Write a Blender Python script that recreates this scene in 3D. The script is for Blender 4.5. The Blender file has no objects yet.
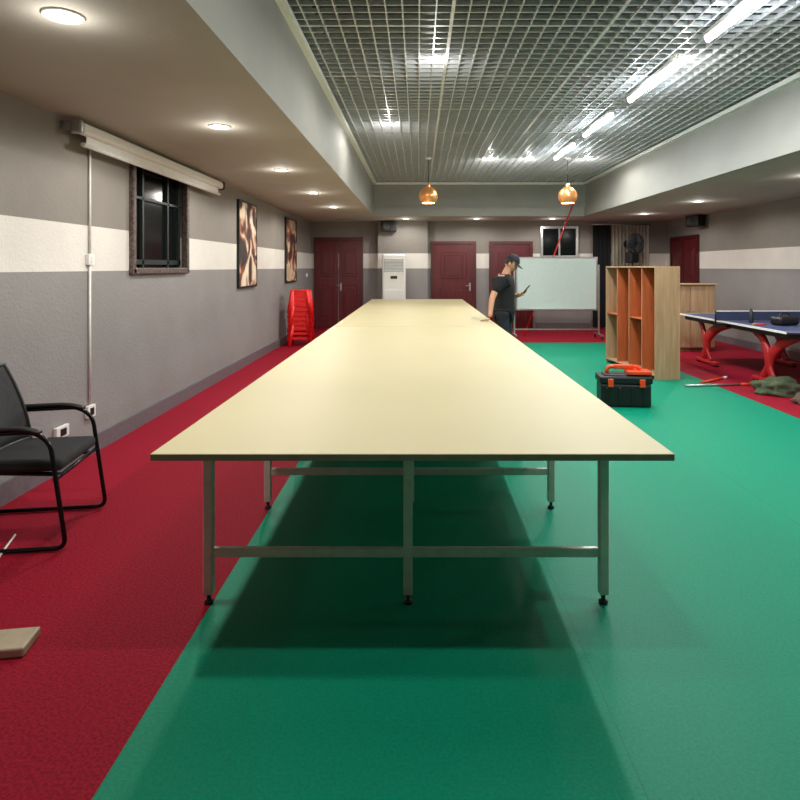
import bpy, bmesh, math, random
from mathutils import Vector, Matrix, Euler, noise
random.seed(4)
S=bpy.context.scene
C=S.collection
try:
    S.view_settings.view_transform='Standard'
except Exception: pass

# ---------------- materials ----------------
def lin(c):
    out=[]
    for v in c:
        v=v/255
        out.append(v/12.92 if v<=0.04045 else ((v+0.055)/1.055)**2.4)
    return tuple(out)+(1,)
def mat(name,c,rough=.5,metal=0,var=.08,scale=20,bump=0,bscale=200,emit=0,trans=0,spec=.5,ecol=None):
    m=bpy.data.materials.new(name); m.use_nodes=True
    nt=m.node_tree; N=nt.nodes; L=nt.links
    b=N['Principled BSDF']; b.inputs['Roughness'].default_value=rough; b.inputs['Metallic'].default_value=metal
    b.inputs['Specular IOR Level'].default_value=spec
    col=lin(c)
    tc=N.new('ShaderNodeTexCoord'); 
    nz=N.new('ShaderNodeTexNoise'); nz.inputs['Scale'].default_value=scale; nz.inputs['Detail'].default_value=4
    L.new(tc.outputs['Object'],nz.inputs['Vector'])
    r=N.new('ShaderNodeValToRGB'); r.color_ramp.elements[0].position=.3; r.color_ramp.elements[1].position=.7
    r.color_ramp.elements[0].color=tuple(x*(1-var) for x in col[:3])+(1,)
    r.color_ramp.elements[1].color=tuple(min(1,x*(1+var)) for x in col[:3])+(1,)
    L.new(nz.outputs['Fac'],r.inputs['Fac']); L.new(r.outputs['Color'],b.inputs['Base Color'])
    if bump:
        n2=N.new('ShaderNodeTexNoise'); n2.inputs['Scale'].default_value=bscale; n2.inputs['Detail'].default_value=3
        L.new(tc.outputs['Object'],n2.inputs['Vector'])
        bp=N.new('ShaderNodeBump'); bp.inputs['Strength'].default_value=bump; bp.inputs['Distance'].default_value=.01
        L.new(n2.outputs['Fac'],bp.inputs['Height']); L.new(bp.outputs['Normal'],b.inputs['Normal'])
    if emit:
        b.inputs['Emission Color'].default_value=lin(ecol) if ecol else col; b.inputs['Emission Strength'].default_value=emit
    if trans: b.inputs['Transmission Weight'].default_value=trans
    return m
def wood(name,c1,c2,axis='Z',sc=3,rough=.5):
    m=mat(name,c1,rough); nt=m.node_tree; N=nt.nodes; L=nt.links
    nz=[n for n in N if n.type=='TEX_NOISE'][0]
    mp=N.new('ShaderNodeMapping'); s=[sc*8]*3; s['XYZ'.index(axis)]=sc*.6
    mp.inputs['Scale'].default_value=s
    tc=[n for n in N if n.type=='TEX_COORD'][0]
    L.new(tc.outputs['Object'],mp.inputs['Vector']); L.new(mp.outputs['Vector'],nz.inputs['Vector'])
    nz.inputs['Scale'].default_value=1
    r=[n for n in N if n.type=='VALTORGB'][0]
    r.color_ramp.elements[0].color=lin(c2); r.color_ramp.elements[1].color=lin(c1)
    return m
def mesh_fabric(name,c1,c2,sc):
    m=mat(name,c1,.8); nt=m.node_tree; N=nt.nodes; L=nt.links
    tc=[n for n in N if n.type=='TEX_COORD'][0]
    ck=N.new('ShaderNodeTexChecker'); ck.inputs['Scale'].default_value=sc; ck.inputs['Color1'].default_value=lin(c1); ck.inputs['Color2'].default_value=lin(c2)
    L.new(tc.outputs['Object'],ck.inputs['Vector']); L.new(ck.outputs['Color'],N['Principled BSDF'].inputs['Base Color'])
    return m
def math_n(nt,op,a,b=None):
    n=nt.nodes.new('ShaderNodeMath'); n.operation=op
    for i,v in enumerate((a,b)):
        if v is None: continue
        if isinstance(v,(int,float)): n.inputs[i].default_value=v
        else: nt.links.new(v,n.inputs[i])
    return n.outputs[0]
def wall_mat():
    m=bpy.data.materials.new('painted_plaster'); m.use_nodes=True; nt=m.node_tree; N=nt.nodes; L=nt.links
    b=N['Principled BSDF']; b.inputs['Roughness'].default_value=.75
    g=N.new('ShaderNodeNewGeometry'); sp=N.new('ShaderNodeSeparateXYZ'); L.new(g.outputs['Position'],sp.inputs[0])
    z=math_n(nt,'DIVIDE',sp.outputs['Z'],4.0)
    r=N.new('ShaderNodeValToRGB'); r.color_ramp.interpolation='CONSTANT'
    e=r.color_ramp.elements; e[0].position=0; e[0].color=lin((148,145,143)); e[1].position=1.51/4; e[1].color=lin((232,228,220))
    x=e.new(1.88/4); x.color=lin((142,136,129))
    L.new(z,r.inputs['Fac'])
    nz=N.new('ShaderNodeTexNoise'); nz.inputs['Scale'].default_value=1.7; nz.inputs['Detail'].default_value=6
    L.new(g.outputs['Position'],nz.inputs['Vector'])
    mx=N.new('ShaderNodeMix'); mx.data_type='RGBA'; mx.blend_type='MULTIPLY'; mx.inputs[0].default_value=.3
    L.new(r.outputs['Color'],mx.inputs[6]); L.new(nz.outputs['Fac'],mx.inputs[7]); L.new(mx.outputs[2],b.inputs['Base Color'])
    n2=N.new('ShaderNodeTexNoise'); n2.inputs['Scale'].default_value=45; n2.inputs['Detail'].default_value=4; L.new(g.outputs['Position'],n2.inputs['Vector'])
    bp=N.new('ShaderNodeBump'); bp.inputs['Strength'].default_value=.4; bp.inputs['Distance'].default_value=.012
    L.new(n2.outputs['Fac'],bp.inputs['Height']); L.new(bp.outputs['Normal'],b.inputs['Normal'])
    return m
def floor_mat():
    m=bpy.data.materials.new('sports_floor'); m.use_nodes=True; nt=m.node_tree; N=nt.nodes; L=nt.links
    b=N['Principled BSDF']
    g=N.new('ShaderNodeNewGeometry'); sp=N.new('ShaderNodeSeparateXYZ'); L.new(g.outputs['Position'],sp.inputs[0])
    X=sp.outputs['X']; Y=sp.outputs['Y']
    mask=math_n(nt,'MULTIPLY',math_n(nt,'MULTIPLY',math_n(nt,'GREATER_THAN',X,-.95),math_n(nt,'LESS_THAN',X,3.9)),math_n(nt,'LESS_THAN',Y,12.3))
    nz=N.new('ShaderNodeTexNoise'); nz.inputs['Scale'].default_value=90; nz.inputs['Detail'].default_value=5; L.new(g.outputs['Position'],nz.inputs['Vector'])
    ra=N.new('ShaderNodeValToRGB'); ra.color_ramp.elements[0].position=.35; ra.color_ramp.elements[1].position=.65
    ra.color_ramp.elements[0].color=lin((122,8,30)); ra.color_ramp.elements[1].color=lin((162,20,46))
    rb=N.new('ShaderNodeValToRGB'); rb.color_ramp.elements[0].position=.3; rb.color_ramp.elements[1].position=.7
    rb.color_ramp.elements[0].color=lin((0,126,96)); rb.color_ramp.elements[1].color=lin((0,146,112))
    L.new(nz.outputs['Fac'],ra.inputs['Fac']); L.new(nz.outputs['Fac'],rb.inputs['Fac'])
    mx=N.new('ShaderNodeMix'); mx.data_type='RGBA'
    L.new(mask,mx.inputs[0]); L.new(ra.outputs['Color'],mx.inputs[6]); L.new(rb.outputs['Color'],mx.inputs[7])
    fr=math_n(nt,'FRACT',math_n(nt,'DIVIDE',math_n(nt,'ADD',X,.95),1.617))
    seam=math_n(nt,'MULTIPLY',math_n(nt,'LESS_THAN',fr,.003),.25)
    m2=N.new('ShaderNodeMix'); m2.data_type='RGBA'; L.new(seam,m2.inputs[0]); L.new(mx.outputs[2],m2.inputs[6]); m2.inputs[7].default_value=(.01,.02,.02,1)
    L.new(m2.outputs[2],b.inputs['Base Color'])
    rr=math_n(nt,'SUBTRACT',.75,math_n(nt,'MULTIPLY',mask,.25)); L.new(rr,b.inputs['Roughness'])
    b.inputs['Specular IOR Level'].default_value=.15
    bp=N.new('ShaderNodeBump'); bp.inputs['Strength'].default_value=.3; bp.inputs['Distance'].default_value=.004
    L.new(nz.outputs['Fac'],bp.inputs['Height']); L.new(bp.outputs['Normal'],b.inputs['Normal'])
    return m
def art_mat(name,seed,cols,pos):
    m=bpy.data.materials.new(name); m.use_nodes=True; nt=m.node_tree; N=nt.nodes; L=nt.links
    b=N['Principled BSDF']; b.inputs['Roughness'].default_value=.6
    tc=N.new('ShaderNodeTexCoord'); mp=N.new('ShaderNodeMapping'); mp.inputs['Location'].default_value=(seed,seed*2,seed); mp.inputs['Scale'].default_value=(1,2.6,2.2)
    nz=N.new('ShaderNodeTexNoise'); nz.inputs['Scale'].default_value=1.3; nz.inputs['Detail'].default_value=2; nz.inputs['Distortion'].default_value=.6
    L.new(tc.outputs['Object'],mp.inputs[0]); L.new(mp.outputs[0],nz.inputs['Vector'])
    r=N.new('ShaderNodeValToRGB'); e=r.color_ramp.elements
    e[0].position=0; e[0].color=lin(cols[0]); e[1].position=pos[0]; e[1].color=lin(cols[1])
    for p,c in zip(pos[1:],cols[2:]):
        k=e.new(p); k.color=lin(c)
    L.new(nz.outputs['Fac'],r.inputs['Fac']); L.new(r.outputs['Color'],b.inputs['Base Color'])
    return m

M_wall=wall_mat(); M_floor=floor_mat()
M_soff=mat('soffit_paint',(168,164,154),.8,var=.05,scale=2,bump=.15,bscale=60)
M_fascia=mat('fascia_paint',(148,148,142),.75,var=.05,scale=2)
M_slab=mat('dark_slab',(48,52,54),.9,var=.3,scale=3)
M_grid=mat('grid_metal',(208,212,214),.4,.25)
M_base=mat('baseboard_tile',(104,102,106),.4,var=.12)
M_door=wood('red_door',(98,24,30),(74,14,20),'Z',3,.35)
M_doorf=mat('door_frame',(78,18,22),.35)
M_white=mat('white_plastic',(230,230,226),.4,var=.03)
M_black=mat('black_plastic',(18,18,20),.45,var=.1)
M_mesh=mesh_fabric('black_mesh_fabric',(16,16,18),(56,56,58),190)
M_seat=mat('black_seat_fabric',(30,30,32),.85,bump=.6,bscale=300)
M_blkmetal=mat('black_tube',(30,30,32),.25,.6)
M_chrome=mat('steel',(190,190,188),.3,.9)
M_leg=mat('grey_steel_leg',(212,210,198),.4,.15)
M_top=mat('cream_board',(196,186,146),.5,var=.02,scale=1.5,bump=.02,bscale=30,spec=.25)
M_edge=mat('edge_band',(150,143,120),.45)
M_pale=wood('pale_plywood',(188,156,120),(162,130,96),'Z')
M_orange=wood('orange_wood',(194,102,56),(166,82,44),'Z')
M_red=mat('red_plastic',(214,26,26),.4)
M_dred=mat('dull_red_steel',(170,26,30),.45)
M_copper_glow=mat('copper',(232,160,98),.28,.85,emit=.15,ecol=(255,180,100))  # slight emission puts the pendant's warm glow into the copper itself
M_gold=mat('inner_gold',(255,210,140),.3,.2,emit=2.5)
M_glass=mat('dark_glass',(10,14,16),.12,0,spec=.3)
M_frameorn=mat('mottled_stone_frame',(84,70,62),.5,var=.7,scale=38,bump=1,bscale=60)
M_bulb=mat('lamp_glow',(255,246,228),.5,emit=40)
M_tube=mat('tube_glow',(245,250,255),.5,emit=24)
M_blue=mat('greyish_blue_table_paint',(60,70,108),.5)
M_skin=mat('skin',(206,152,122),.55,var=.05)
M_hair=mat('black_hair',(14,12,12),.6)
M_shirt=mat('black_cotton',(16,16,19),.85,bump=.3,bscale=80)
M_trous=mat('dark_trousers',(34,36,44),.85)
M_screen=mat('phone_screen',(150,170,200),.2,emit=.6)
M_wb=mat('whiteboard_surface',(190,204,200),.25,var=.03)
M_olive=mat('olive_cloth',(74,84,60),.9,var=.3,bump=.5,bscale=30)
M_curt=mat('black_curtain',(22,22,26),.9)
M_drape=mat('pale_drape',(150,144,130),.9,var=.15)
M_cable=mat('cable',(225,222,214),.5)
M_orp=mat('orange_plastic',(226,74,28),.4)
M_dgrey=mat('dark_grey_metal',(50,52,56),.45,.3)

# ---------------- geometry helpers ----------------
def box(bm,c,s,rot=None,mi=0):
    r=bmesh.ops.create_cube(bm,size=1)
    M=Matrix.Translation(c)@(Euler(rot).to_matrix().to_4x4() if rot else Matrix())@Matrix.Diagonal((s[0],s[1],s[2],1))
    bmesh.ops.transform(bm,matrix=M,verts=r['verts'])
    fs={f for v in r['verts'] for f in v.link_faces}
    for f in fs: f.material_index=mi
    return r['verts']
def bbox(bm,c,s,bev=.01,seg=2,rot=None,mi=0):
    t=bmesh.new(); box(t,(0,0,0),s); bmesh.ops.bevel(t,geom=t.edges[:],offset=bev,segments=seg,affect='EDGES',profile=.5)
    M=Matrix.Translation(c)@(Euler(rot).to_matrix().to_4x4() if rot else Matrix())
    bmesh.ops.transform(t,matrix=M,verts=t.verts)
    merge(bm,t,mi)
def merge(bm,t,mi=None):
    me=bpy.data.meshes.new('t'); t.to_mesh(me); t.free(); n=len(bm.faces); bm.from_mesh(me); bpy.data.meshes.remove(me)
    bm.faces.ensure_lookup_table()
    if mi is not None:
        for f in bm.faces[n:]: f.material_index=mi
def sweep(bm,pts,r,seg=10,mi=0,sx=1,closed=False):
    pts=[Vector(p) for p in pts]; n=len(pts); rings=[]
    rs=r if isinstance(r,(list,tuple)) else [r]*n
    t0=(pts[1]-pts[0]).normalized(); up=Vector((0,0,1)) if abs(t0.z)<.9 else Vector((1,0,0))
    u=t0.cross(up).normalized()
    for i,p in enumerate(pts):
        if closed: t=(pts[(i+1)%n]-pts[i-1]).normalized()
        else:
            a=pts[max(i-1,0)]; b=pts[min(i+1,n-1)]; t=(b-a).normalized()
        u=(u-t*u.dot(t)); 
        if u.length<1e-5: u=t.orthogonal()
        u.normalize(); v=t.cross(u)
        rings.append([bm.verts.new(p+(u*math.cos(2*math.pi*k/seg)*sx+v*math.sin(2*math.pi*k/seg))*rs[i]) for k in range(seg)])
    m=n if closed else n-1
    for i in range(m):
        A=rings[i];B=rings[(i+1)%n]
        for k in range(seg):
            f=bm.faces.new((A[k],A[(k+1)%seg],B[(k+1)%seg],B[k])); f.material_index=mi; f.smooth=True
    if not closed:
        f=bm.faces.new(rings[0][::-1]); f.material_index=mi
        f=bm.faces.new(rings[-1]); f.material_index=mi
def smooth(pts,n=6):
    P=[Vector(p) for p in pts]; out=[]
    for i in range(len(P)-1):
        p0=P[max(i-1,0)];p1=P[i];p2=P[i+1];p3=P[min(i+2,len(P)-1)]
        for k in range(n):
            t=k/n
            out.append(.5*((2*p1)+(p2-p0)*t+(2*p0-5*p1+4*p2-p3)*t*t+(3*p1-p0-3*p2+p3)*t**3))
    out.append(P[-1]); return out
def rounded(pts,rad=.05,n=5):
    P=[Vector(p) for p in pts]; out=[P[0]]
    for i in range(1,len(P)-1):
        a=(P[i-1]-P[i]); b=(P[i+1]-P[i]); ra=min(rad,a.length/2.01,b.length/2.01)
        s=P[i]+a.normalized()*ra; e=P[i]+b.normalized()*ra
        for k in range(n+1):
            t=k/n; out.append((1-t)**2*s+2*t*(1-t)*P[i]+t*t*e)
    out.append(P[-1]); return out
def cyl(bm,a,b,r,seg=16,mi=0): sweep(bm,[a,b],r,seg,mi)
def lathe(bm,prof,c=(0,0,0),seg=24,mi=0):
    rings=[]
    for r,z in prof:
        rings.append([bm.verts.new((c[0]+r*math.cos(2*math.pi*k/seg),c[1]+r*math.sin(2*math.pi*k/seg),c[2]+z)) for k in range(seg)])
    for A,B in zip(rings,rings[1:]):
        for k in range(seg):
            f=bm.faces.new((A[k],A[(k+1)%seg],B[(k+1)%seg],B[k])); f.smooth=True; f.material_index=mi
def obj(name,bm,mats,parent=None,loc=(0,0,0),rot=(0,0,0),label=None):
    me=bpy.data.meshes.new(name)
    bmesh.ops.recalc_face_normals(bm,faces=bm.faces[:])
    bm.to_mesh(me); bm.free()
    for m in (mats if isinstance(mats,(list,tuple)) else [mats]): me.materials.append(m)
    o=bpy.data.objects.new(name,me); C.objects.link(o); o.location=loc; o.rotation_euler=rot
    if parent: o.parent=parent
    if label: o['label']=label
    return o
def thing(name,label,cat,loc=(0,0,0),rz=0,group=None):
    o=bpy.data.objects.new(name,None); C.objects.link(o); o.location=loc; o.rotation_euler=(0,0,rz); o.empty_display_size=.1
    o['label']=label; o['category']=cat
    if group: o['group']=group
    return o
def tag(o,label,cat,group=None):
    o['label']=label; o['category']=cat
    if group: o['group']=group
def struct(name,bm,mats,**k):
    o=obj(name,bm,mats,**k); o['kind']='structure'; return o
def copy_tree(root,loc,rz=0):
    n=root.copy(); C.objects.link(n); n.location=loc; n.rotation_euler=(0,0,rz)
    def rec(a,b):
        for ch in list(a.children):
            c=ch.copy(); C.objects.link(c); c.parent=b; rec(ch,c)
    rec(root,n); return n
NB=bmesh.new

# ---------------- room ----------------
XL,XR,Y0,Y1=-2.72,6.3,-2.5,15.2
ZS=2.7; ZC=3.47; ZT=4.0
b=NB(); box(b,((XL+XR)/2,(Y0+Y1)/2,-.05),(XR-XL+.4,Y1-Y0+.4,.1)); struct('floor',b,M_floor)
b=NB(); x=XL-.1
box(b,(x,(Y0+5.66)/2,ZT/2),(.2,5.66-Y0,ZT)); box(b,(x,(7.02+Y1)/2,ZT/2),(.2,Y1-7.02,ZT))
box(b,(x,6.34,.75),(.2,1.36,1.5)); box(b,(x,6.34,3.29),(.2,1.36,1.42)); struct('wall_left',b,M_wall)
b=NB(); box(b,(XR+.1,(Y0+Y1)/2,ZT/2),(.2,Y1-Y0,ZT)); struct('wall_right',b,M_wall)
b=NB(); box(b,((XL+XR)/2,Y1+.1,ZT/2),(XR-XL+.4,.2,ZT)); struct('wall_back',b,M_wall)
b=NB(); box(b,((XL+XR)/2,Y0-.1,ZT/2),(XR-XL+.4,.2,ZT)); struct('wall_front',b,M_wall)
b=NB(); box(b,((XL+XR)/2,(Y0+Y1)/2,ZT+.05),(XR-XL+.4,Y1-Y0+.4,.1)); struct('ceiling',b,M_slab)
WX0,WX1,WY1=-1.0,3.8,13.6
def soffit(name,x0,x1,y0,y1):
    b=NB(); vs=box(b,((x0+x1)/2,(y0+y1)/2,(ZS+ZT)/2),(x1-x0,y1-y0,ZT-ZS))
    for f in b.faces:
        f.material_index=0 if f.calc_center_median().z<ZS+.01 else 1
    struct(name,b,[M_soff,M_fascia])
soffit('trim_1',XL,WX0,Y0,Y1); soffit('trim_2',WX1,XR,Y0,Y1); soffit('trim_3',WX0,WX1,WY1,Y1)
b=NB(); box(b,(WX0+.03,(Y0+WY1)/2,ZC-.03),(.06,WY1-Y0,.05)); box(b,(WX1-.03,(Y0+WY1)/2,ZC-.03),(.06,WY1-Y0,.05)); box(b,((WX0+WX1)/2,WY1-.03,ZC-.03),(WX1-WX0,.06,.05)); struct('trim_4',b,M_white)
b=NB(); box(b,(WX1-.02,(Y0+WY1)/2,ZS+.10),(.05,WY1-Y0,.2)); box(b,((WX0+WX1)/2,WY1-.02,ZS+.10),(WX1-WX0,.05,.2)); struct('trim_5',b,M_fascia)
b=NB(); n=38; cs=(WX1-WX0)/n
for i in range(1,n): box(b,(WX0+i*cs,(1+WY1)/2,ZC+.02),(.026 if i%10==0 else .010,WY1-1,.035))
k=0; y=1.0
while y<WY1:
    box(b,((WX0+WX1)/2,y,ZC+.021),(WX1-WX0,.026 if k%10==0 else .010,.035)); y+=cs; k+=1
struct('trim_6',b,M_grid)
b=NB()
for xx in (0.1,1.7,3.2): cyl(b,(xx,0,ZC+.3),(xx,13.5,ZC+.3),.07,12)
struct('trim_7',b,mat('pipe_grey',(110,114,114),.6))
b=NB(); box(b,(-.38,15.08,ZS/2),(1.24,.24,ZS)); struct('wall_pillar',b,M_wall)
b=NB(); box(b,(XL+.012,(Y0+Y1)/2,.07),(.024,Y1-Y0,.14)); struct('baseboard_left',b,M_base)
b=NB(); box(b,(XR-.012,(Y0+13.3)/2,.07),(.024,13.3-Y0,.14)); struct('baseboard_right',b,M_base)
b=NB()
for a,c in ((-1.3,.25),(1.55,1.72),(2.98,4.35),(5.85,6.27)): box(b,((a+c)/2,Y1-.012 if a>0 else 14.95,.07),(c-a,.024,.14))
struct('baseboard_back',b,M_base)

def door(name,w,h,double=False):
    b=NB()
    for sx in (-1,1): box(b,(sx*(w/2-.04),-.03,h/2),(.08,.06,h),mi=1)
    box(b,(0,-.03,h-.04),(w-.16,.06,.08),mi=1)
    leaves=[(-w/4+.02,w/2-.1),(w/4-.02,w/2-.1)] if double else [(0,w-.16)]
    for cx,lw in leaves:
        box(b,(cx,-.02,(h-.08)/2),(lw+.03,.035,h-.09))
        for zc,hh in ((h*.72,h*.3),(h*.28,h*.38)):
            pw=lw*.66
            bbox(b,(cx,-.04,zc),(pw,.02,hh),.008,1); bbox(b,(cx,-.05,zc),(pw*.7,.02,hh*.8),.008,1)
    o=struct(name,b,[M_door,M_doorf])
    b=NB(); hx=(w/2-.16) if not double else .06
    box(b,(hx,-.045,1.05),(.04,.015,.2)); cyl(b,(hx,-.05,1.08),(hx,-.1,1.08),.01); cyl(b,(hx,-.1,1.08),(hx-.11,-.1,1.08),.01)
    h_=obj('door_handle',b,M_chrome,parent=o); return o
d=door('door_1',1.24,2.3,True); d.location=(-2.01,Y1,0)
d=door('door_2',1.14,2.2); d.location=(.9,Y1,0)
d=door('door_3',1.1,2.2); d.location=(2.35,Y1,0)
d=door('door_4',1.45,2.28,True); d.location=(XR,14.15,0); d.rotation_euler=(0,0,-math.pi/2)

# windows
b=NB(); w,h=1.36,1.08
for s in (-1,1):
    bbox(b,(.01,s*(w/2-.02),0),(.07,.065,h+.05),.012,2); bbox(b,(.01,0,s*(h/2-.01)),(.07,w+.03,.065),.012,2)
wo=struct('window_1',b,M_frameorn,loc=(XL,6.34,2.04))
b=NB(); box(b,(-.08,0,0),(.01,w-.06,h-.06)); obj('window_glass',b,M_glass,parent=wo)
b=NB()
for s in (-.3,.3): box(b,(-.06,s,0),(.03,.035,h-.06))
box(b,(-.06,0,.2),(.03,w-.06,.025)); box(b,(-.06,0,-.44),(.03,w-.06,.05))
for s in (-1,1): box(b,(-.06,s*(w/2-.07),0),(.03,.05,h-.06))
obj('window_bar',b,mat('dark_bar',(44,52,50),.4,.4),parent=wo)
b=NB(); w,h=.95,.8
for s in (-1,1):
    box(b,(s*(w/2-.03),0,0),(.06,.06,h)); box(b,(0,0,s*(h/2-.03)),(w-.12,.06,.06))
box(b,(0,0,0),(.04,.05,h-.12))
wo=struct('window_2',b,M_chrome,loc=(3.57,Y1-.03,2.18))
b=NB(); box(b,(0,0.01,0),(w-.12,.01,h-.12)); obj('window_glass',b,M_glass,parent=wo)

# ---------------- cutting table ----------------
TX0,TX1,TY0,TY1,TH=-1.075,1.03,2.406,14.0,.8
t=thing('cutting_table','very long cream topped cutting table with grey steel legs','table',(0,0,0))
for y0,y1 in ((TY0,7.582),(7.604,TY1)):
    b=NB(); bbox(b,((TX0+TX1)/2,(y0+y1)/2,TH-.014),(TX1-TX0,y1-y0,.028),.002,1)
    for f in b.faces: f.material_index=0 if f.normal.z>.5 else 1
    obj('tabletop',b,[M_top,M_edge],parent=t)
frames=[2.77,3.86]; 
while frames[-1]<12.8: frames.append(frames[-1]+1.13)
frames[-1]=13.65
lx=(-.965,-.046,.855)
me_leg=None
for fy in frames:
    for xx in lx:
        if me_leg is None:
            b=NB(); bbox(b,(0,0,.40),(.042,.042,.712),.004,1)
            lathe(b,[(.001,.0),(.02,.0),(.022,.010),(.010,.016),(.010,.05)],seg=14,mi=1)
            o=obj('leg',b,[M_leg,M_dgrey],parent=t); me_leg=o.data
        else:
            o=bpy.data.objects.new('leg',me_leg); C.objects.link(o); o.parent=t
        o.location=(xx,fy,0)
    for zz in (.235,.745):
        b=NB()
        bbox(b,((lx[0]+lx[2])/2,fy+.001,zz),(lx[2]-lx[0]-.02,.026,.042 if zz<.5 else .028),.003,1)
        obj('crossbar',b,M_leg,parent=t)
    for xx in (lx[0],lx[2]):
        b=NB(); cyl(b,(xx,fy+.02,.62),(xx,fy+.17,.76),.007,8)
        obj('brace',b,M_leg,parent=t)
for xx in lx:
    b=NB(); bbox(b,(xx,(TY0+TY1)/2,.770),(.04,TY1-TY0-.3,.026),.003,1); obj('rail',b,M_leg,parent=t)

# ---------------- office chair ----------------
ch=thing('office_chair','black mesh office chair with bent tube frame and arms','chair',(-2.29,3.52,0),math.radians(8))
for s in (-1,1):
    y=s*.29
    b=NB()
    pts=rounded([(-.25,y*.8,.50),(-.25,y,.645),(.17,y,.655),(.25,y,.59),(.33,y,.016),(-.30,y,.016)],.06,5)
    sweep(b,pts,.0125,10); obj('frame_tube',b,M_blkmetal,parent=ch)
    b=NB(); sweep(b,smooth([(-.2,y,.668),(-.05,y,.672),(.1,y,.672),(.2,y,.648)],4),.014,10,sx=1.5); obj('armrest',b,M_black,parent=ch)
b=NB(); cyl(b,(-.30,-.29,.016),(-.30,.29,.016),.0125,10); obj('floor_tube',b,M_blkmetal,parent=ch)
b=NB(); cyl(b,(.272,-.29,.39),(.272,.29,.39),.012,10); cyl(b,(-.2,-.2,.42),(.272,-.2,.39),.012,10); cyl(b,(-.2,.2,.42),(.272,.2,.39),.012,10)
cyl(b,(-.2,-.235,.42),(-.2,.235,.42),.012,10)
sweep(b,rounded([(-.2,-.2,.42),(-.22,-.2,.48),(-.22,-.2,.55)],.04),.012,10); sweep(b,rounded([(-.2,.2,.42),(-.22,.2,.48),(-.22,.2,.55)],.04),.012,10)
obj('support_tube',b,M_blkmetal,parent=ch)
b=NB(); bbox(b,(.04,0,.452),(.50,.50,.07),.03,4)
for f in b.faces: f.smooth=True
obj('seat',b,M_seat,parent=ch)
ny,nz=10,8
def bp_(u,v,off=0):
    z=.485+v*.46; x=-.125-.14*v+.02*(v*(1-v))*4-.05*(1-u*u)+.03+off
    return (x,u*.25*(1-.10*v*v),z)
b=NB()
g=[[[b.verts.new(bp_(-1+2*i/ny,j/nz,o)) for i in range(ny+1)] for j in range(nz+1)] for o in (0,-.012)]
for q in (0,1):
    for j in range(nz):
        for i in range(ny):
            f=b.faces.new((g[q][j][i],g[q][j][i+1],g[q][j+1][i+1],g[q][j+1][i])); f.smooth=True
ring=[(0,i) for i in range(ny+1)]+[(j,ny) for j in range(1,nz+1)]+[(nz,i) for i in range(ny-1,-1,-1)]+[(j,0) for j in range(nz-1,0,-1)]
for a,c in zip(ring,ring[1:]+ring[:1]): b.faces.new((g[0][a[0]][a[1]],g[1][a[0]][a[1]],g[1][c[0]][c[1]],g[0][c[0]][c[1]]))
obj('backrest',b,M_mesh,parent=ch)
b=NB(); loop=[bp_(-1+2*i/ny,0,-.006) for i in range(ny+1)]+[bp_(1,j/nz,-.006) for j in range(1,nz)]+[bp_(1-2*i/ny,1,-.006) for i in range(ny+1)]+[bp_(-1,1-j/nz,-.006) for j in range(1,nz)]
sweep(b,loop,.013,8,closed=True); obj('backrest_frame',b,M_black,parent=ch)

# ---------------- red stools stack ----------------
st=None
for k in range(8):
    if st is None:
        b=NB(); bbox(b,(0,0,.44),(.35,.35,.03),.012,2)
        for sx in (-1,1):
            for sy in (-1,1):
                sweep(b,[(sx*.14,sy*.14,.44),(sx*.21,sy*.21,0)],[.05,.036],8)
        for q in range(4):
            a=q*math.pi/2; c,s=math.cos(a),math.sin(a)
            bbox(b,(c*.165,s*.165,.365),(.012 if q%2==0 else .30,.30 if q%2==0 else .012,.14),.003,1)
            r=.185; box(b,(c*r,s*r,.16),(.012 if q%2==0 else .33,.33 if q%2==0 else .012,.05))
        st=obj('plastic_stool',b,M_red,loc=(-2.32,11.9,0),rot=(0,0,.1)); tag(st,'bright red plastic stool stacked beside the wall','stool','stack of red plastic stools')
    else:
        o=st.copy(); C.objects.link(o); o.location=(-2.32+random.uniform(-.006,.006),11.9,k*.092); o.rotation_euler=(0,0,.1+random.uniform(-.04,.04))

# ---------------- paintings ----------------
A1=art_mat('abstract_art_warm',3.3,[(30,24,24),(44,32,30),(130,70,50),(210,190,162),(226,212,190)],(.42,.5,.57,.66))
A2=art_mat('abstract_art_dark',9.1,[(34,28,30),(60,36,32),(150,80,54),(216,196,170),(190,160,130)],(.43,.5,.57,.66))
for yy,w,m,l in ((9.5,1.0,A1,'tall canvas painting with pale figure shapes on dark ground'),(12.75,1.05,A2,'tall dark canvas painting with warm abstract shapes')):
    p=thing('wall_painting',l,'painting',(XL,yy,1.9))
    b=NB()
    for s in (-1,1):
        box(b,(.02,s*(w/2-.012),0),(.04,.025,1.34)); box(b,(.02,0,s*.66),(.04,w-.05,.025))
    obj('picture_frame',b,M_black,parent=p)
    b=NB(); box(b,(.018,0,0),(.03,w-.05,1.29)); obj('canvas',b,m,parent=p)

# ---------------- projector screen ----------------
ps=thing('projector_screen','white rolled up projector screen casing mounted high on the wall','projector screen',(XL+.002,6.25,2.6))
b=NB(); bbox(b,(.12,0,.02),(.08,3.3,.09),.025,3); obj('casing',b,M_white,parent=ps)
for s in (-1,1):
    b=NB(); bbox(b,(.12,s*1.675,.02),(.095,.045,.11),.02,2); box(b,(.04,s*1.675,.03),(.075,.035,.06)); obj('end_bracket',b,M_black if s>0 else M_chrome,parent=ps)
b=NB(); cyl(b,(.12,-1.6,-.10),(.12,1.6,-.10),.018,12); box(b,(.12,0,-.06),(.003,3.1,.1)); obj('bottom_bar',b,M_white,parent=ps)

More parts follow.
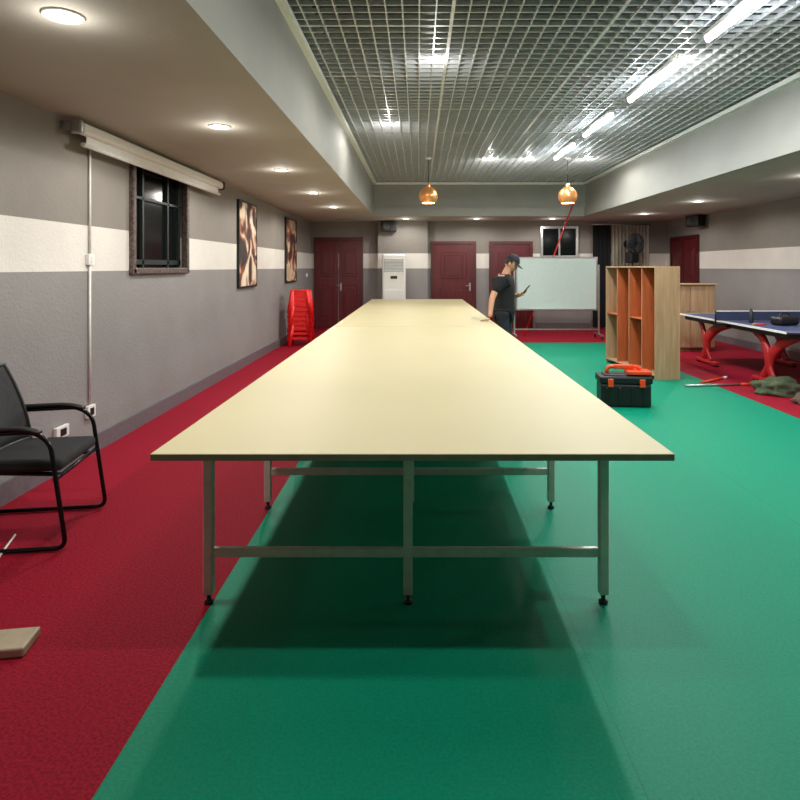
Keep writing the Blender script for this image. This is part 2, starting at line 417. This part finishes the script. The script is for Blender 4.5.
for z0,z1 in ((.42,1.565),(1.66,2.7)):
    b=NB(); cyl(b,(XL+.012,4.95,z0),(XL+.012,4.95,z1),.011,8); o=obj('conduit',b,M_cable); tag(o,'thin white cable conduit running down the plaster wall','conduit')
def wallbox(name,y,z,lab,w=.09,h=.09):
    p=thing(name,lab,'switch' if 'switch' in name else 'socket',(XL+.001,y,z))
    b=NB(); bbox(b,(.015,0,0),(.03,w,h),.005,2); obj('plate',b,M_white,parent=p)
    b=NB(); bbox(b,(.032,0,0),(.008,w*.45,h*.6),.002,1); obj('rocker' if 'switch' in name else 'outlet',b,M_cable if 'switch' in name else M_black,parent=p)
wallbox('light_switch',4.95,1.61,'white square light switch on the plaster wall')
wallbox('wall_socket',4.95,.36,'white power socket low on the wall',.12,.1)
wallbox('wall_socket',4.55,.30,'white double power socket near the floor behind the chair',.16,.09)
wallbox('light_switch',14.6,1.35,'white light switch close to the room corner')

# ---------------- lights ----------------
def add_light(parent,kind,energy,loc,size=.1,col=(1,.93,.82),angle=150,sy=None):
    ld=bpy.data.lights.new('lamp_source',kind); ld.energy=energy; ld.color=col
    if kind=='AREA':
        ld.shape='RECTANGLE' if sy else 'DISK'; ld.size=size
        if sy: ld.size_y=sy
    else:
        ld.shadow_soft_size=size
        if kind=='SPOT': ld.spot_size=math.radians(angle); ld.spot_blend=.35
    o=bpy.data.objects.new('lamp_source',ld); C.objects.link(o); o.location=loc
    o.parent=parent; return o
def downlight(x,y,z,e,group,lab,col=(1,.97,.92),halo=3):
    p=thing('downlight',lab,'ceiling light',(x,y,z),0,group)
    b=NB(); lathe(b,[(.055,.0),(.058,-.006),(.085,-.010),(.09,-.004),(.088,.0)],seg=20); obj('trim_ring',b,M_white,parent=p)
    b=NB(); lathe(b,[(.0005,-.003),(.054,-.003),(.054,-.001)],seg=20); obj('lens',b,M_bulb,parent=p)
    add_light(p,'SPOT',e,(0,0,-.02),.06,col,angle=174)
    add_light(p,'POINT',halo,(0,0,-.11),.03,col)
LS='round glowing downlight with white rim in the plaster soffit'
for yy in (2.74,4.9,7.1,9.3,11.5): downlight(-1.62,yy,ZS,84,'downlights in the soffit',LS,(1,.96,.89))
for yy in (4.5,7.5,10.5,13.0): downlight(4.9,yy,ZS,68,'downlights in the soffit',LS)
for xx,yy,e in ((.17,5.5,64),(2.45,5.5,90),(1.28,10.6,74),(1.95,10.6,74),(3.0,10.6,84),(.5,2.3,60),(2.7,2.3,90),(-.4,8.0,60)): downlight(xx,yy,ZC-.003,e,'downlights in the grid ceiling','round glowing downlight set in the open grid ceiling',halo=7)
for xx in (-.3,1.4,3.2): downlight(xx,14.3,ZS,44,'downlights in the soffit',LS)
for yy in (4.3,6.1,7.9,9.7):
    p=thing('fluorescent_batten','white batten light with glowing tube under the grid ceiling','ceiling light',(2.36,yy,ZC-.005),0,'batten lights under the grid ceiling')
    b=NB(); bbox(b,(0,0,-.02),(.07,1.22,.04),.008,2); obj('batten_body',b,M_white,parent=p)
    for s in (-.5,.5):
        b=NB(); cyl(b,(0.035,s,0),(0.035,s,ZT-ZC+.004),.003,6); obj('hanging_wire',b,M_chrome,parent=p)
    b=NB(); cyl(b,(0,-.58,-.06),(0,.58,-.06),.026,12); obj('tube',b,M_tube,parent=p)
    add_light(p,'AREA',40,(0,0,-.09),.05,(.92,.97,1),sy=1.1)
    for s in (-.13,.13): add_light(p,'POINT',3.5,(s,0,-.15),.05,(.92,.97,1))

pd=None
for xx in (.18,2.62):
    if pd is None:
        pd=thing('pendant_lamp','copper ball pendant lamp hanging on a thin cord','pendant lamp',(xx,10.5,ZC),0,'copper pendant lamps')
        zc=-.68
        b=NB(); cyl(b,(0,0,-.04),(0,0,zc+.16),.006,8); obj('cord',b,M_black,parent=pd)
        b=NB(); lathe(b,[(.001,0),(.05,0),(.05,-.03),(.012,-.045),(.001,-.045)],seg=16); obj('canopy',b,M_white,parent=pd)
        b=NB(); prof=[(.165*math.sin(a),zc+.165*math.cos(a)) for a in [math.pi*(.06+.70*k/14) for k in range(15)]]
        lathe(b,prof); inn=[(r*.97,z) for r,z in prof]; lathe(b,inn,mi=1); lathe(b,[(.02,zc+.22),(.035,zc+.2),(.035,zc+.155)])
        obj('lamp_shade',b,[M_copper_glow,M_gold],parent=pd)
        b=NB(); bmesh.ops.create_uvsphere(b,u_segments=14,v_segments=10,radius=.045); bmesh.ops.translate(b,vec=(0,0,zc),verts=b.verts); obj('bulb',b,M_bulb,parent=pd)
        add_light(pd,'POINT',10,(0,0,zc-.10),.04,(1,.85,.6))
    else: copy_tree(pd,(xx,10.5,ZC))

# ---------------- air conditioner ----------------
ac=thing('air_conditioner','tall white floor standing air conditioner beside the door','air conditioner',(-.58,14.6,0))
b=NB(); bbox(b,(0,0,.94),(.56,.36,1.84),.04,3); box(b,(0,0,.03),(.5,.3,.06)); obj('cabinet',b,M_white,parent=ac)
b=NB()
for k in range(9): box(b,(0,-.186,1.45+k*.035),(.44,.014,.012),rot=(.4,0,0))
for s in (-1,1): box(b,(s*.225,-.183,1.59),(.012,.02,.34))
obj('louvre',b,mat('grey_louvre',(170,174,176),.4),parent=ac)
b=NB(); box(b,(0,-.183,1.3),(.16,.012,.07)); obj('display',b,M_black,parent=ac)
b=NB(); bbox(b,(0,-.183,.55),(.46,.012,.9),.004,1); obj('front_panel',b,M_white,parent=ac)

# speakers: one hung on the back fascia corner, one high on the right wall
for (x,y,z,rz,l) in ((-.68,13.3,2.86,0,'small black wall speaker above the air conditioner'),(6.1,13.2,2.56,-math.pi/2+.3,'small black wall speaker high beside the doors')):
    if x<0: x,y,z=-.72,14.82,2.55
    p=thing('wall_speaker',l,'speaker',(x,y,z),rz)
    b=NB(); bbox(b,(0,0,0),(.38,.2,.24),.015,2); obj('speaker_box',b,M_black,parent=p)
    b=NB(); lathe(b,[(.001,0),(.05,.0),(.075,.012),(.085,.0)],seg=20); bmesh.ops.rotate(b,matrix=Matrix.Rotation(math.pi/2,3,'X'),verts=b.verts); obj('speaker_cone',b,mat('cone_grey',(60,60,62),.6),parent=p,loc=(-.07,-.101,0))
    b=NB(); box(b,(0,.12,0),(.05,.06,.05)); obj('bracket',b,M_black,parent=p)

# ---------------- whiteboard ----------------
wb=thing('whiteboard','large whiteboard on a wheeled silver stand','whiteboard',(3.0,13.0,0),-.02)
b=NB(); box(b,(0,-.01,1.19),(1.70,.02,1.09)); obj('board',b,M_wb,parent=wb)
b=NB()
for s in (-1,1): bbox(b,(s*.865,-.005,1.19),(.035,.04,1.16),.005,1); bbox(b,(0,-.005,1.19+s*.562),(1.70,.04,.035),.005,1)
obj('board_frame',b,M_chrome,parent=wb)
b=NB(); bbox(b,(0,-.06,.63),(1.2,.08,.02),.004,1); obj('pen_tray',b,M_chrome,parent=wb)
for s in (-1,1):
    b=NB(); bbox(b,(s*.91,0,.85),(.035,.035,1.5),.004,1); bbox(b,(s*.91,0,.09),(.04,.6,.035),.004,1)
    obj('upright',b,M_chrome,parent=wb)
    for q in (-1,1):
        b=NB(); cyl(b,(-.012,0,.032),(.012,0,.032),.032,14); box(b,(0,0,.066),(.02,.02,.02)); obj('caster',b,M_black,parent=wb,loc=(s*.91,q*.28,0))
b=NB(); bbox(b,(0,.0,.2),(1.78,.03,.03),.003,1); obj('stand_crossbar',b,M_chrome,parent=wb)
P=Vector((2.35,13.32,.015)); Q=Vector((3.50,13.54,2.98)); b=NB(); cyl(b,(0,0,0),Q-P,.014,10); o=obj('red_pole',b,M_red,loc=P); tag(o,'long thin red pole leaning behind the whiteboard','pole')

# ---------------- curtains, fan ----------------
def curtain(name,x0,W,z1,m,lab,amp=.035):
    cu=thing(name,lab,'curtain',(x0,Y1-.1,0))
    b=NB(); n=60; top=[];bot=[]
    for i in range(n+1):
        x=-W/2+W*i/n; yy=amp*math.sin(i*1.15)+.01*math.sin(i*.4)
        top.append(b.verts.new((x,yy*.6,z1))); bot.append(b.verts.new((x*.98,yy,.03)))
    for i in range(n):
        f=b.faces.new((top[i],top[i+1],bot[i+1],bot[i])); f.smooth=True
    obj('curtain_panel',b,m,parent=cu)
    return cu
cu=curtain('curtain',4.62,.44,2.6,M_curt,'black curtain hanging over the doorway in the far wall')
b=NB(); cyl(b,(-.25,0,2.62),(1.25,0,2.62),.014,10)
for s in (-.23,1.23): cyl(b,(s,0,2.62),(s,.1,2.62),.01,8)
obj('curtain_rod',b,M_chrome,parent=cu)
curtain('curtain',5.34,.96,2.6,M_drape,'pale beige drape hanging beside the black curtain',.04)
fn=thing('pedestal_fan','dark pedestal fan with round wire cage before the curtains','fan',(5.15,14.4,0),.4)
b=NB(); lathe(b,[(.001,0),(.22,0),(.2,.03),(.03,.05),(.02,.06)]); cyl(b,(0,0,.05),(0,0,1.9),.025,12); obj('stand',b,M_dgrey,parent=fn)
b=NB()
for r in (.06,.11,.16,.235): sweep(b,[(r*math.cos(a),-.13,2.1+r*math.sin(a)) for a in [2*math.pi*k/28 for k in range(28)]],.008,6,closed=True)
sweep(b,[(.24*math.cos(a),-.08,2.1+.24*math.sin(a)) for a in [2*math.pi*k/28 for k in range(28)]],.018,6,closed=True)
for k in range(30):
    a=2*math.pi*k/30; sweep(b,[(.03*math.cos(a),-.14,2.1+.03*math.sin(a)),(.235*math.cos(a),-.13,2.1+.235*math.sin(a)),(.24*math.cos(a),-.08,2.1+.24*math.sin(a)),(.12*math.cos(a),-.02,2.1+.12*math.sin(a))],.005,5)
obj('cage',b,M_dgrey,parent=fn)
for k in range(4):
    b=NB(); a=k*math.pi/2; M=Matrix.Translation((0,-.08,2.1))@Matrix.Rotation(a,4,'Y')
    v=[b.verts.new(M@Vector(p)) for p in ((.02,-.01,-.02),(.1,-.02,-.07),(.2,-.02,-.05),(.21,.015,.03),(.12,.02,.06),(.02,.01,.02))]; b.faces.new(v)
    obj('blade',b,M_dgrey,parent=fn)
b=NB(); cyl(b,(0,-.1,2.1),(0,.2,2.1),.10,16); cyl(b,(0,0,1.85),(0,0,2.05),.04,12); bbox(b,(0,.02,1.78),(.24,.22,.26),.03,2); obj('motor',b,M_black,parent=fn)

# ---------------- wooden shelf unit ----------------
sh=thing('wooden_shelf_unit','plywood open shelf unit with orange inner panels','shelf',(3.24,8.2,0),math.radians(6))
D,Lh,H=.36,1.62,1.56
for yy in (.01,Lh-.01):
    b=NB(); bbox(b,(D/2,yy,H/2),(D,.02,H),.002,1); obj('side_panel',b,M_pale,parent=sh)
for zz in (.06,H-.01):
    b=NB(); bbox(b,(D/2,Lh/2,zz),(D,Lh-.044,.02),.002,1); obj('top_panel' if zz>1 else 'bottom_panel',b,M_pale,parent=sh)
for k in range(1,4):
    b=NB(); y=Lh*k/4; bbox(b,(D/2,y,H/2+.025),(D-.02,.02,H-.10),.002,1)
    for f in b.faces: f.material_index=1 if abs(f.normal.y)>.5 else 0
    obj('divider',b,[M_pale,M_orange],parent=sh)
b=NB(); box(b,(D-.004,Lh/2,H/2+.03),(.006,Lh-.05,H-.1)); obj('back_panel',b,M_orange,parent=sh)
for k,zs in enumerate(((),(.8,),(),(.8,))):
    for z in zs:
        b=NB(); bbox(b,(D/2,Lh*(k+.5)/4,z),(D-.03,Lh/4-.026,.016),.002,1); obj('shelf',b,M_orange,parent=sh)

cb=thing('plywood_cabinet','plain pale plywood cabinet beside the tennis table','cabinet',(4.98,11.2,0),0)
b=NB(); W,Dp,H=.92,.42,1.22
bbox(b,(0,0,H/2+.03),(W,Dp,H-.06),.004,1); box(b,(0,.02,.03),(W-.08,Dp-.1,.06)); obj('carcass',b,M_pale,parent=cb)
b=NB(); bbox(b,(0,-.01,H+.012),(W+.08,Dp+.08,.024),.003,1); obj('top_board',b,M_pale,parent=cb)
for s in (-1,1):
    b=NB(); bbox(b,(s*.225,-Dp/2-.009,H/2+.03),(.44,.018,H-.1),.003,1); o=obj('door',b,M_pale,parent=cb)
    b=NB(); cyl(b,(s*.04,-Dp/2-.018,.75),(s*.04,-Dp/2-.04,.75),.012,10); obj('knob',b,M_chrome,parent=o)

# ---------------- ping pong table ----------------
pp=thing('table_tennis_table','blue table tennis table with thick curved red legs and net','table tennis table',(5.22,8.75,0))
W,Lt,zt=1.525,3.0,.76
for s in (-1,1):
    b=NB(); bbox(b,(0,s*Lt/4,zt-.0125),(W,Lt/2-.006,.025),.002,1)
    for x0 in (-1,1): box(b,(x0*(W/2-.01),s*Lt/4,zt+.0006),(.02,Lt/2-.01,.001),mi=1)
    box(b,(0,s*(Lt/2-.012),zt+.0006),(W-.05,.02,.001),mi=1); box(b,(0,s*Lt/4,zt+.0006),(.004,Lt/2-.05,.001),mi=1)
    box(b,(-W/2-.002,s*Lt/4,zt-.012),(.004,Lt/2-.01,.024),mi=1)
    obj('tabletop',b,[M_blue,M_white],parent=pp)
    b=NB(); bbox(b,(0,s*Lt/4,zt-.06),(W-.14,Lt/2-.14,.07),.004,1); obj('apron',b,M_black,parent=pp)
    for x0 in (-1,1):
        b=NB()
        cp=smooth([(x0*.50,s*.30,.68),(x0*.55,s*.60,.60),(x0*.60,s*.82,.42),(x0*.60,s*.86,.22),(x0*.60,s*.98,.07)],6)
        sweep(b,cp,[.055+.03*math.sin(math.pi*i/(len(cp)-1)) for i in range(len(cp))],10,sx=.5)
        cp=smooth([(x0*.50,s*1.34,.68),(x0*.55,s*1.1,.58),(x0*.60,s*.92,.42),(x0*.60,s*.84,.22),(x0*.60,s*.70,.07)],6)
        sweep(b,cp,[.045+.025*math.sin(math.pi*i/(len(cp)-1)) for i in range(len(cp))],10,sx=.5)
        bbox(b,(x0*.6,s*.84,.05),(.08,.66,.05),.012,2)
        o=obj('leg',b,M_dred,parent=pp)
        for q in (-.27,.27):
            b=NB(); box(b,(x0*.6,s*.84+q,.013),(.07,.07,.026)); obj('foot',b,M_black,parent=o)
b=NB(); box(b,(0,0,zt+.075),(W+.24,.004,.13)); box(b,(0,0,zt+.148),(W+.24,.008,.015),mi=1); obj('net',b,[mat('net_mesh',(50,58,90),.8),M_white],parent=pp)
for s in (-1,1):
    b=NB(); cyl(b,(s*(W/2+.12),0,zt-.03),(s*(W/2+.12),0,zt+.16),.012,10); box(b,(s*(W/2+.04),0,zt-.04),(.17,.04,.02)); obj('net_post',b,M_black,parent=pp)
b=NB()
cyl(b,(0,0,.0),(0,0,.014),.078,22); box(b,(-.11,0,.008),(.1,.028,.02),mi=1); o=obj('table_tennis_bat',b,[M_red,M_pale],loc=(4.66,8.2,.762),rot=(0,0,.6)); tag(o,'red rubber table tennis bat lying on the blue table','bat')
b=NB(); bbox(b,(0,0,.06),(.34,.2,.12),.045,4); sweep(b,smooth([(-.1,0,.11),(-.05,0,.16),(.05,0,.16),(.1,0,.11)],4),.010,8); o=obj('small_bag',b,M_black,loc=(4.98,8.15,.762),rot=(0,0,.3)); tag(o,'small black bag with handle on the tennis table','bag')
b=NB(); lathe(b,[(.001,0),(.03,0),(.032,.01),(.032,.15),(.012,.18),(.012,.2),(.001,.2)],seg=16); o=obj('bottle',b,M_dgrey,loc=(4.72,8.5,.762)); tag(o,'dark drink bottle standing on the tennis table','bottle')
b=NB(); bbox(b,(0,0,.05),(.26,.18,.1),.03,3); o=obj('towel',b,M_dgrey,loc=(5.0,9.5,.762),rot=(0,0,.5)); tag(o,'folded dark grey towel lying on the tennis table','towel')

# ---------------- toolbox ----------------
tb=thing('toolbox','black plastic toolbox with orange red handle on green floor','toolbox',(2.31,6.75,0),math.radians(-6))
b=NB(); bbox(b,(0,0,.13),(.54,.28,.25),.02,2)
for x in (-.2,-.07,.07,.2): bbox(b,(x,-.14,.12),(.03,.02,.2),.004,1)
obj('body',b,M_black,parent=tb)
b=NB(); bbox(b,(0,0,.30),(.57,.30,.085),.02,2); bbox(b,(0,0,.345),(.46,.2,.03),.01,1); obj('lid',b,M_black,parent=tb)
b=NB(); sweep(b,rounded([(-.19,0,.345),(-.17,0,.43),(.17,0,.43),(.19,0,.345)],.04),.022,10); bbox(b,(0,0,.43),(.22,.055,.05),.012,2); obj('handle',b,M_orp,parent=tb)
for x in (-.17,.17):
    b=NB(); bbox(b,(x,-.155,.27),(.06,.02,.09),.005,1); obj('latch',b,M_orp,parent=tb)
b=NB(); bbox(b,(.15,-.02,.377),(.26,.2,.04),.006,1); obj('organiser_tray',b,M_orp,parent=tb)

def rod(p,q,m,lab):
    b=NB(); P=Vector(p);Q=Vector(q); d=(Q-P); cyl(b,(0,0,0),d,.014,10); cyl(b,d*.85,d*1.0,.018,10,mi=1)
    o=obj('metal_rod',b,[M_chrome,M_orp] if m==0 else [M_orp,M_white],loc=P); tag(o,lab,'rod')
rod((3.45,7.75,.018),(4.35,7.85,.018),0,'silver rod with orange tip lying on the floor')
rod((3.75,7.95,.018),(4.3,8.35,.018),1,'orange rod with white tip lying on the floor')
def crumple(name,loc,sz,m,seed,lab,cat):
    b=NB(); bmesh.ops.create_icosphere(b,subdivisions=4,radius=1)
    for v in b.verts:
        n=noise.fractal(v.co*1.8+Vector((seed,0,0)),1,2,4); n2=noise.ridged_multi_fractal(v.co*1.5+Vector((0,seed,0)),1,2,3,1,2)
        k=1+.35*n+.10*n2; v.co=Vector((v.co.x*sz[0]*k,v.co.y*sz[1]*k,max(0,(v.co.z*k+.35))*sz[2]))
    for f in b.faces: f.smooth=True
    o=obj(name,b,m,loc=loc); tag(o,lab,cat)
crumple('jacket',(4.40,7.35,.002),(.26,.2,.13),M_olive,3,'crumpled olive green jacket lying on red floor','jacket')
crumple('cloth_bag',(4.55,6.75,.002),(.24,.18,.12),mat('brown_canvas',(88,70,60),.9,var=.3),8,'slumped brown cloth bag on the floor','bag')
cr=thing('floor_junction_box','beige metal box with a white cable on the red floor','junction box',(-1.66,2.44,0),.15)
b=NB(); bbox(b,(0,0,.02),(.17,.15,.04),.008,2); obj('box_body',b,mat('beige_metal',(176,162,138),.5),parent=cr)
b=NB(); sweep(b,smooth([(-.08,.02,.02),(-.2,.1,.009),(-.3,.3,.009),(-.42,.7,.009),(-.5,1.1,.009)],6),.006,8); obj('cable',b,M_cable,parent=cr)

# ---------------- person ----------------
def skinned(verts,edges,rad,root=0,sub=2):
    me=bpy.data.meshes.new('sk'); me.from_pydata([tuple(v) for v in verts],edges,[]); o=bpy.data.objects.new('sk',me); C.objects.link(o)
    m=o.modifiers.new('s','SKIN'); m.use_smooth_shade=True
    for i,r in enumerate(rad):
        rr=r if isinstance(r,tuple) else (r,r)
        me.skin_vertices[0].data[i].radius=rr; me.skin_vertices[0].data[i].use_root=(i==root)
    s=o.modifiers.new('d','SUBSURF'); s.levels=sub; s.render_levels=sub
    dg=bpy.context.evaluated_depsgraph_get(); out=bpy.data.meshes.new_from_object(o.evaluated_get(dg))
    bpy.data.objects.remove(o); return out
P_LOC=Vector((1.24,8.62,0)); P_RZ=math.radians(-22)
V=[(0,0,.93),(0,0,1.08),(.01,0,1.24),(.01,0,1.37),(.03,0,1.455),(.06,0,1.53),(.085,0,1.59),
   (0,.165,1.385),(.01,.245,1.11),(.185,.10,1.14),(.235,.055,1.17),
   (0,-.165,1.385),(-.10,-.30,1.12),(-.105,-.375,.905),(-.105,-.395,.85),
   (0,.09,.88),(.02,.10,.49),(-.01,.10,.10),(.03,.10,.05),(.15,.115,.035),
   (0,-.09,.88),(.03,-.10,.49),(.0,-.10,.10),(.04,-.10,.05),(.16,-.115,.035)]
E=[(0,1),(1,2),(2,3),(3,4),(4,5),(5,6),(3,7),(7,8),(8,9),(9,10),(3,11),(11,12),(12,13),(13,14),(0,15),(15,16),(16,17),(17,18),(18,19),(0,20),(20,21),(21,22),(22,23),(23,24)]
R=[.12,.115,.12,.10,.062,.055,.055, .062,.046,.032,.034, .062,.046,.032,.034, .085,.058,.038,.036,.03, .085,.058,.038,.036,.03]
bb=NB(); me=skinned(V,E,R); bb.from_mesh(me)
def fingers(base,dirs,side,curl,palm_n,lens=(.068,.078,.073,.058)):
    base=Vector(base); d=Vector(dirs).normalized(); s=Vector(side).normalized(); n=Vector(palm_n).normalized()
    for k in range(4):
        r0=base+s*(k-1.5)*.019; L=lens[k]; pts=[r0]; dd=d.copy()
        for j,fr in enumerate((.45,.32,.23)):
            dd=(dd+n*curl*(.5+.5*j)).normalized(); pts.append(pts[-1]+dd*L*fr)
        m=skinned(pts,[(0,1),(1,2),(2,3)],[.0095,.009,.008,.007],0,1); bb.from_mesh(m)
    pts=[base-d*.045-s*.026,base-d*.015-s*.048,base+d*.015-s*.055+n*.01]
    m=skinned(pts,[(0,1),(1,2)],[.012,.010,.008],0,1); bb.from_mesh(m)
    m=skinned([base-d*.07,base-d*.03,base+d*.004],[(0,1),(1,2)],[(.026,.018),(.036,.016),(.034,.013)],0,2); bb.from_mesh(m)
fingers((-.165,-.415,.822),(-1,-.15,-.12),(.1,-1,0),.02,(0,0,-1))
fingers((.285,.025,1.195),(.75,-.45,.35),(.1,.5,.8),.30,(.0,-1,.1))
hd=NB(); bmesh.ops.create_uvsphere(hd,u_segments=32,v_segments=24,radius=1)
for v in hd.verts:
    x,y,z=v.co
    X=x*.098; Yy=y*.076; Z=z*.118
    if z<0: X*=1-.18*(-z); Yy*=1-.38*(-z)**1.3; X+=.018*(-z)
    if x>.3:
        fy=abs(y)
        X-=.006
        X+=.022*math.exp(-((fy/.15)**2))*math.exp(-(((z+.18)/.17)**2))
        X+=.010*math.exp(-((fy/.28)**2))*math.exp(-(((z+.50)/.09)**2))
        X+=.012*math.exp(-((fy/.25)**2))*math.exp(-(((z+.83)/.14)**2))
        X-=.008*math.exp(-(((fy-.38)/.16)**2))*math.exp(-(((z-.02)/.12)**2))
    v.co=(X,Yy,Z)
for s in (-1,1):
    r=bmesh.ops.create_uvsphere(hd,u_segments=10,v_segments=8,radius=1); bmesh.ops.transform(hd,matrix=Matrix.Translation((-.008,s*.078,-.012))@Matrix.Rotation(s*.3,4,'Z')@Matrix.Diagonal((.018,.008,.032,1)),verts=r['verts'])
nf=len(hd.faces)
for s in (-1,1):
    r=bmesh.ops.create_uvsphere(hd,u_segments=10,v_segments=8,radius=.011); bmesh.ops.translate(hd,vec=(.078,s*.030,.004),verts=r['verts'])
hd.faces.ensure_lookup_table()
for f in hd.faces[nf:]: f.material_index=1
r=bmesh.ops.create_cube(hd,size=1); bmesh.ops.transform(hd,matrix=Matrix.Translation((.098,0,-.058))@Matrix.Diagonal((.008,.036,.004,1)),verts=r['verts'])
for f in {f for v in r['verts'] for f in v.link_faces}: f.material_index=2
HM=Matrix.Translation((.105,0,1.605))@Matrix.Rotation(math.radians(34),4,'Y')
bmesh.ops.transform(hd,matrix=HM,verts=hd.verts)
for f in hd.faces: f.smooth=True
merge(bb,hd)
person=obj('person',bb,[M_skin,M_black,mat('lips',(150,84,76),.5)],loc=P_LOC,rot=(0,0,P_RZ))
for p in person.data.polygons: p.use_smooth=True
tag(person,'person in black t-shirt and cap looking down at phone','person')
V2=[(0,0,.84),(0,0,.93),(0,0,1.04),(.005,0,1.15),(.01,0,1.26),(.01,0,1.37),(.024,0,1.44),(0,.175,1.39),(.008,.235,1.16),(0,-.175,1.39),(-.075,-.272,1.18)]
E2=[(0,1),(1,2),(2,3),(3,4),(4,5),(5,6),(5,7),(7,8),(5,9),(9,10)]
m=skinned(V2,E2,[.165,.168,.160,.158,.158,.135,.078,.088,.074,.088,.074],0,2)
b=NB(); b.from_mesh(m)
o=obj('t_shirt',b,M_shirt,parent=person)
V3=[(0,0,.95),(0,.09,.87),(.02,.10,.49),(0,.10,.09),(0,-.09,.87),(.03,-.10,.49),(.0,-.10,.09)]
m=skinned(V3,[(0,1),(1,2),(2,3),(0,4),(4,5),(5,6)],[.13,.10,.078,.064,.10,.078,.064],0,2)
b=NB(); b.from_mesh(m); obj('trousers',b,M_trous,parent=person)
for s in (-1,1):
    b=NB(); bbox(b,(.07,s*.108,.03),(.28,.10,.06),.025,3); bbox(b,(.02,s*.104,.07),(.15,.085,.07),.025,3)
    obj('shoe',b,M_black,parent=person)
b=NB(); bmesh.ops.create_uvsphere(b,u_segments=24,v_segments=16,radius=1)
for v in list(b.verts):
    if v.co.z<-.45 or (v.co.x>.45 and v.co.z<.5) or (v.co.x>.05 and v.co.z<-.0): b.verts.remove(v)
for v in b.verts: v.co=(v.co.x*.105-.002,v.co.y*.083,v.co.z*.124+.004)
bmesh.ops.transform(b,matrix=HM,verts=b.verts); obj('hair',b,M_hair,parent=person)
b=NB(); bmesh.ops.create_uvsphere(b,u_segments=28,v_segments=18,radius=1)
for v in list(b.verts):
    if v.co.z<.22: b.verts.remove(v)
for v in b.verts: v.co=(v.co.x*.112,v.co.y*.090,v.co.z*.128+.008)
n=14; inn=[];out=[]
for k in range(n+1):
    a=math.radians(-62+124*k/n); inn.append(b.verts.new((.107*math.cos(a),.087*math.sin(a),.040))); out.append(b.verts.new((.107*math.cos(a)+.075*math.cos(a)**.6,.087*math.sin(a)*1.02,.026-.012*abs(math.sin(a)))))
for k in range(n): b.faces.new((inn[k],inn[k+1],out[k+1],out[k]))
bmesh.ops.transform(b,matrix=HM,verts=b.verts)
o=obj('cap',b,mat('black_cap_cloth',(22,22,26),.8),parent=person); sm=o.modifiers.new('t','SOLIDIFY'); sm.thickness=.004
ph=thing('smartphone','dark smartphone with lit screen held in the hand','phone',(0,0,0))
ph.matrix_world=Matrix.Translation(P_LOC)@Matrix.Rotation(P_RZ,4,'Z')@Matrix.Translation((.318,.0,1.235))@Matrix.Rotation(math.radians(-50),4,'Y')
b=NB(); bbox(b,(0,0,0),(.15,.073,.009),.004,2); obj('phone_body',b,M_black,parent=ph)
b=NB(); box(b,(0,0,.0050),(.138,.066,.0006)); obj('screen',b,M_screen,parent=ph)

# ---------------- world + camera ----------------
w=bpy.data.worlds.new('W'); S.world=w; w.use_nodes=True; w.node_tree.nodes['Background'].inputs[0].default_value=(.05,.06,.07,1)
cam=bpy.data.cameras.new('camera'); co=bpy.data.objects.new('camera',cam); C.objects.link(co)
co.location=(0,0,1.55); co.rotation_euler=(math.pi/2,0,0)
cam.sensor_width=36; cam.lens=36*600/800; cam.shift_x=-18/800; cam.shift_y=-133/800; cam.clip_end=100
S.camera=co
